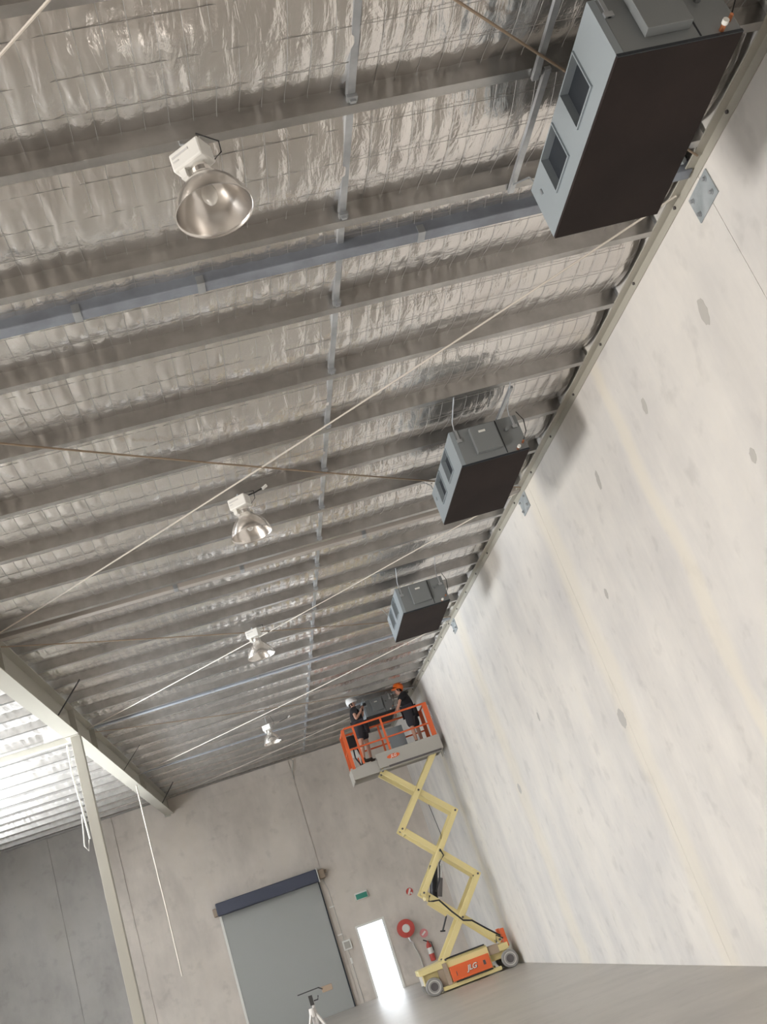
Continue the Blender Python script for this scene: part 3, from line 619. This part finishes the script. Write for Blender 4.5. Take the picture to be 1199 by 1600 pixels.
def worker(name_label, feet, knees, hips, chest, shoulders, elbows, hands_, neck, head, face, helmet_m, hand_dirs, extra_tilt=0, sleeve=.55, hem=.78):
    org = ((feet[0][0]+feet[1][0])/2, (feet[0][1]+feet[1][1])/2, PZ)
    pel = tuple((Vector(hips[0])+Vector(hips[1]))/2)
    fdir = Vector((face[0], face[1], 0)).normalized()
    P = [(*pel, .125), (*((Vector(pel)+Vector(chest))/2), (.13, .11)), (*chest, (.15, .12)), (*neck, .058)]
    E_ = [(0, 1), (1, 2), (2, 3)]
    # head: jaw, mid, crown
    h = Vector(head); fd = Vector(face).normalized()
    P += [(*(h - Vector((0, 0, .055)) + fd*.022), (.062, .07)), (*(h + Vector((0, 0, .02))), (.078, .09)), (*(h + Vector((0, 0, .09)) - fd*.008), (.062, .075))]
    E_ += [(3, 4), (4, 5), (5, 6)]
    for i in (0, 1):
        b0 = len(P)
        P += [(*hips[i], .098), (*((Vector(hips[i])+Vector(knees[i]))/2), .082), (*knees[i], .056), (*((Vector(knees[i])*.65+Vector((*feet[i], PZ+.1))*.35)), .058), (feet[i][0], feet[i][1], PZ+.10, .038), (feet[i][0], feet[i][1], PZ+.05, .04), (feet[i][0]+fdir.x*.14, feet[i][1]+fdir.y*.14, PZ+.035, .034)]
        E_ += [(0, b0), (b0, b0+1), (b0+1, b0+2), (b0+2, b0+3), (b0+3, b0+4), (b0+4, b0+5), (b0+5, b0+6)]
        s0 = len(P)
        w_ = Vector(hands_[i])
        P += [(*shoulders[i], .066), (*((Vector(shoulders[i])+Vector(elbows[i]))/2), .048), (*elbows[i], .040), (*((Vector(elbows[i])*.6+w_*.4)), .041), (*w_, .026)]
        E_ += [(2, s0), (s0, s0+1), (s0+1, s0+2), (s0+2, s0+3), (s0+3, s0+4)]
        hand(hands_[i], hand_dirs[i][0], hand_dirs[i][1], P, E_, s0+4, .6)
    o = skin('person', P, E_, M['skin'], None, 2, 0, org)
    tag(o, name_label, 'person', 'workers on the lift platform')
    # shirt
    S = [(*pel[:2], pel[2]+.03, .17), (*((Vector(pel)+Vector(chest))/2), (.18, .16)), (*chest, (.20, .17)), (*(Vector(neck)*.6+Vector(chest)*.4), .085)]
    SE = [(0, 1), (1, 2), (2, 3)]
    for i in (0, 1):
        s0 = len(S); mid = Vector(shoulders[i]).lerp(Vector(elbows[i]), sleeve)
        S += [(*shoulders[i], .10), (*mid, .085)]; SE += [(2, s0), (s0, s0+1)]
    skin('t_shirt', [(p[0]-org[0]+org[0], *p[1:]) for p in S], SE, M['shirt'], o, 2, 0, org)
    T = [(*pel, .175)]; TE = []
    for i in (0, 1):
        s0 = len(T); kn = Vector(hips[i]).lerp(Vector(knees[i]), hem)
        T += [(*hips[i], .14), (*((Vector(hips[i])+kn)/2), .13), (*kn, .118)]; TE += [(0, s0), (s0, s0+1), (s0+1, s0+2)]
    skin('shorts', T, TE, M['shorts'], o, 2, 0, org)
    for i in (0, 1):
        f = feet[i]
        skin('boot', [(f[0], f[1], PZ+.17, .055), (f[0], f[1], PZ+.06, .056), (f[0]+fdir.x*.10, f[1]+fdir.y*.10, PZ+.042, .05), (f[0]+fdir.x*.19, f[1]+fdir.y*.19, PZ+.036, .042)], [(0,1),(1,2),(2,3)], M['boot'], o, 2, 0, org)
    # face details
    sd = fd.cross(Vector((0, 0, 1))).normalized()
    fm = MB()
    fm.tube([h + fd*.088 + Vector((0,0,.028)), h + fd*.112 + Vector((0,0,-.004)), h + fd*.094 + Vector((0,0,-.012))], [.007, .013, .010], 8)
    fm.build('nose', M['skin'], o, True, origin=org)
    for s_ in (-1, 1):
        MB().tube([h + fd*.085 + sd*.03*s_ + Vector((0,0,.03)) - sd*.009, h + fd*.085 + sd*.03*s_ + Vector((0,0,.03)) + sd*.009], .006, 6).build('eye', M['black'], o, origin=org)
        MB().tube([h + sd*.078*s_ + Vector((0,0,.025)), h + sd*.092*s_ + Vector((0,0,0)), h + sd*.08*s_ + Vector((0,0,-.03))], [.012, .014, .010], 8).build('ear', M['skin'], o, True, origin=org)
    MB().tube([h + fd*.086 - sd*.022 + Vector((0,0,-.045)), h + fd*.092 + Vector((0,0,-.047)), h + fd*.086 + sd*.022 + Vector((0,0,-.045))], .005, 6).build('mouth', M['pink'], o, origin=org)
    hr = MB().lathe([(.091, -.035), (.097, .02), (.092, .06)], (0,0,0), 'Z', 20)
    for v_ in list(hr.bm.verts):
        if v_.co.dot(fd) > .035: v_.co -= fd*(v_.co.dot(fd)-.035)
    bmesh.ops.translate(hr.bm, verts=hr.bm.verts, vec=h); hr.build('hair', M['hair'], o, True, origin=org)
    # helmet with brim and ridge, tilted with the head
    hm = MB(); hm.lathe([(.118, .0), (.121, .035), (.117, .075), (.096, .112), (.055, .133), (0, .138)], (0,0,0), 'Z', 24)
    br = [(fd*(math.cos(a)*.120 + max(0, math.cos(a))**2*.03) + sd*math.sin(a)*.121 + Vector((0,0,.002 - max(0, math.cos(a))*.008))) for a in np.linspace(0, 2*PI, 25)[:-1]]
    hm.poly([tuple(p) for p in br], (0, 0, .008))
    hm.tube([fd*.11 + Vector((0,0,.055)), fd*.06 + Vector((0,0,.117)), Vector((0,0,.136)), -fd*.06 + Vector((0,0,.117)), -fd*.11 + Vector((0,0,.055))], .010, 6)
    tl = Matrix.Rotation(extra_tilt, 4, sd)
    bmesh.ops.transform(hm.bm, matrix=Matrix.Translation(h + Vector((0,0,.040))) @ tl @ Matrix.Diagonal((1.16, 1.16, 1.28, 1)), verts=hm.bm.verts)
    hm.build('hard_hat', helmet_m, o, True, origin=org)
    return o
w1 = worker('worker in white hard hat, black t-shirt and shorts, hands raised to the air unit',
    ((2.78, 26.66), (2.99, 26.98)),
    ((2.85, 26.66, 6.12), (3.02, 26.95, 6.12)), ((2.92, 26.70, 6.55), (3.0, 26.89, 6.55)), (2.93, 26.86, 6.89),
    ((2.91, 26.70, 7.01), (2.97, 27.04, 7.01)), ((2.90, 26.56, 6.75), (3.12, 27.08, 6.85)), ((3.10, 26.68, 6.94), (3.20, 27.00, 7.04)),
    (2.945, 26.91, 7.09), (2.955, 26.94, 7.20), (.80, -.45, .12), M['helmet_w'], (((.35, .2, .9), (1, 0, -.3)), ((.35, -.1, .9), (1, 0, -.3))), .12)
w2 = worker('worker in orange hard hat and dark clothes leaning over beside the right guardrail',
    ((4.22, 26.62), (4.42, 26.98)),
    ((4.22, 26.62, 6.12), (4.40, 26.95, 6.13)), ((4.27, 26.70, 6.55), (4.36, 26.90, 6.55)), (4.35, 26.85, 6.90),
    ((4.28, 26.69, 7.01), (4.36, 27.02, 7.01)), ((4.12, 26.52, 6.84), (4.12, 27.06, 6.82)), ((4.02, 26.52, 6.66), (4.0, 27.08, 6.66)),
    (4.30, 26.90, 7.09), (4.23, 26.93, 7.19), (-.85, -.15, -.35), M['helmet_o'], (((-.4, .1, -.9), (-1, 0, .3)), ((-.4, 0, -.9), (-1, 0, .3))), .6, .95, 1.05)
o = MB().tube([(3.12, 26.76, 7.04), (3.24, 26.86, 7.10)], .022, 10).tube([(3.14, 26.78, 7.06), (3.16, 26.78, 6.94)], .018, 8).box(3.22, 3.30, 26.84, 26.90, 7.07, 7.14).build('power_drill', M['black'], origin=(3.15, 26.7, 7.1)); tag(o, 'black power drill held up by the worker in the white hard hat', 'drill')

# ------------------------------------------------------------------ tripod work light in the foreground
o = empty('tripod_stand', (-.04, 10.0, 0), 'pale tripod stand with a dark tilted bar head in front of the roller door', 'tripod')
hub = Vector((-.06, 10.0, 1.30))
MB().tube([(-.04, 10, 1.40), (-.065, 10, .75)], .014, 10).build('centre_column', M['tripod'], o)
for a in (-.35, 1.75, 3.6):
    d = Vector((math.cos(a), math.sin(a), 0))
    MB().bar(hub + d*.02, Vector((-.06, 10, 0)) + d*.62 + Vector((0,0,.008)), .028, .018).build('leg', M['tripod'], o)
    MB().bar(Vector((-.06, 10, .80)), Vector((-.06, 10, .52)) + d*.36, .014, .008).build('spreader', M['tripod'], o)
MB().lathe([(0, .0), (.03, .0), (.035, .03), (.03, .07), (0, .07)], (-.06, 10, 1.27), 'Z', 14).build('collar', M['tripod'], o)
MB().box(-.065, -.03, 9.98, 10.02, 1.36, 1.44).tube([(-.03, 10, 1.39), (.01, 10, 1.39), (.02, 10, 1.42)], .006, 6).build('tilt_head', M['dark'], o)
MB().bar((-.15, 10, 1.475), (.045, 10, 1.478), .03, .008).bar((.04, 10, 1.478), (.075, 10, 1.455), .03, .01).build('dark_bar', M['dark'], o)
MB().box(.065, .16, 9.985, 10.015, 1.425, 1.475).build('tan_block', M['card'], o, bevel=.003)
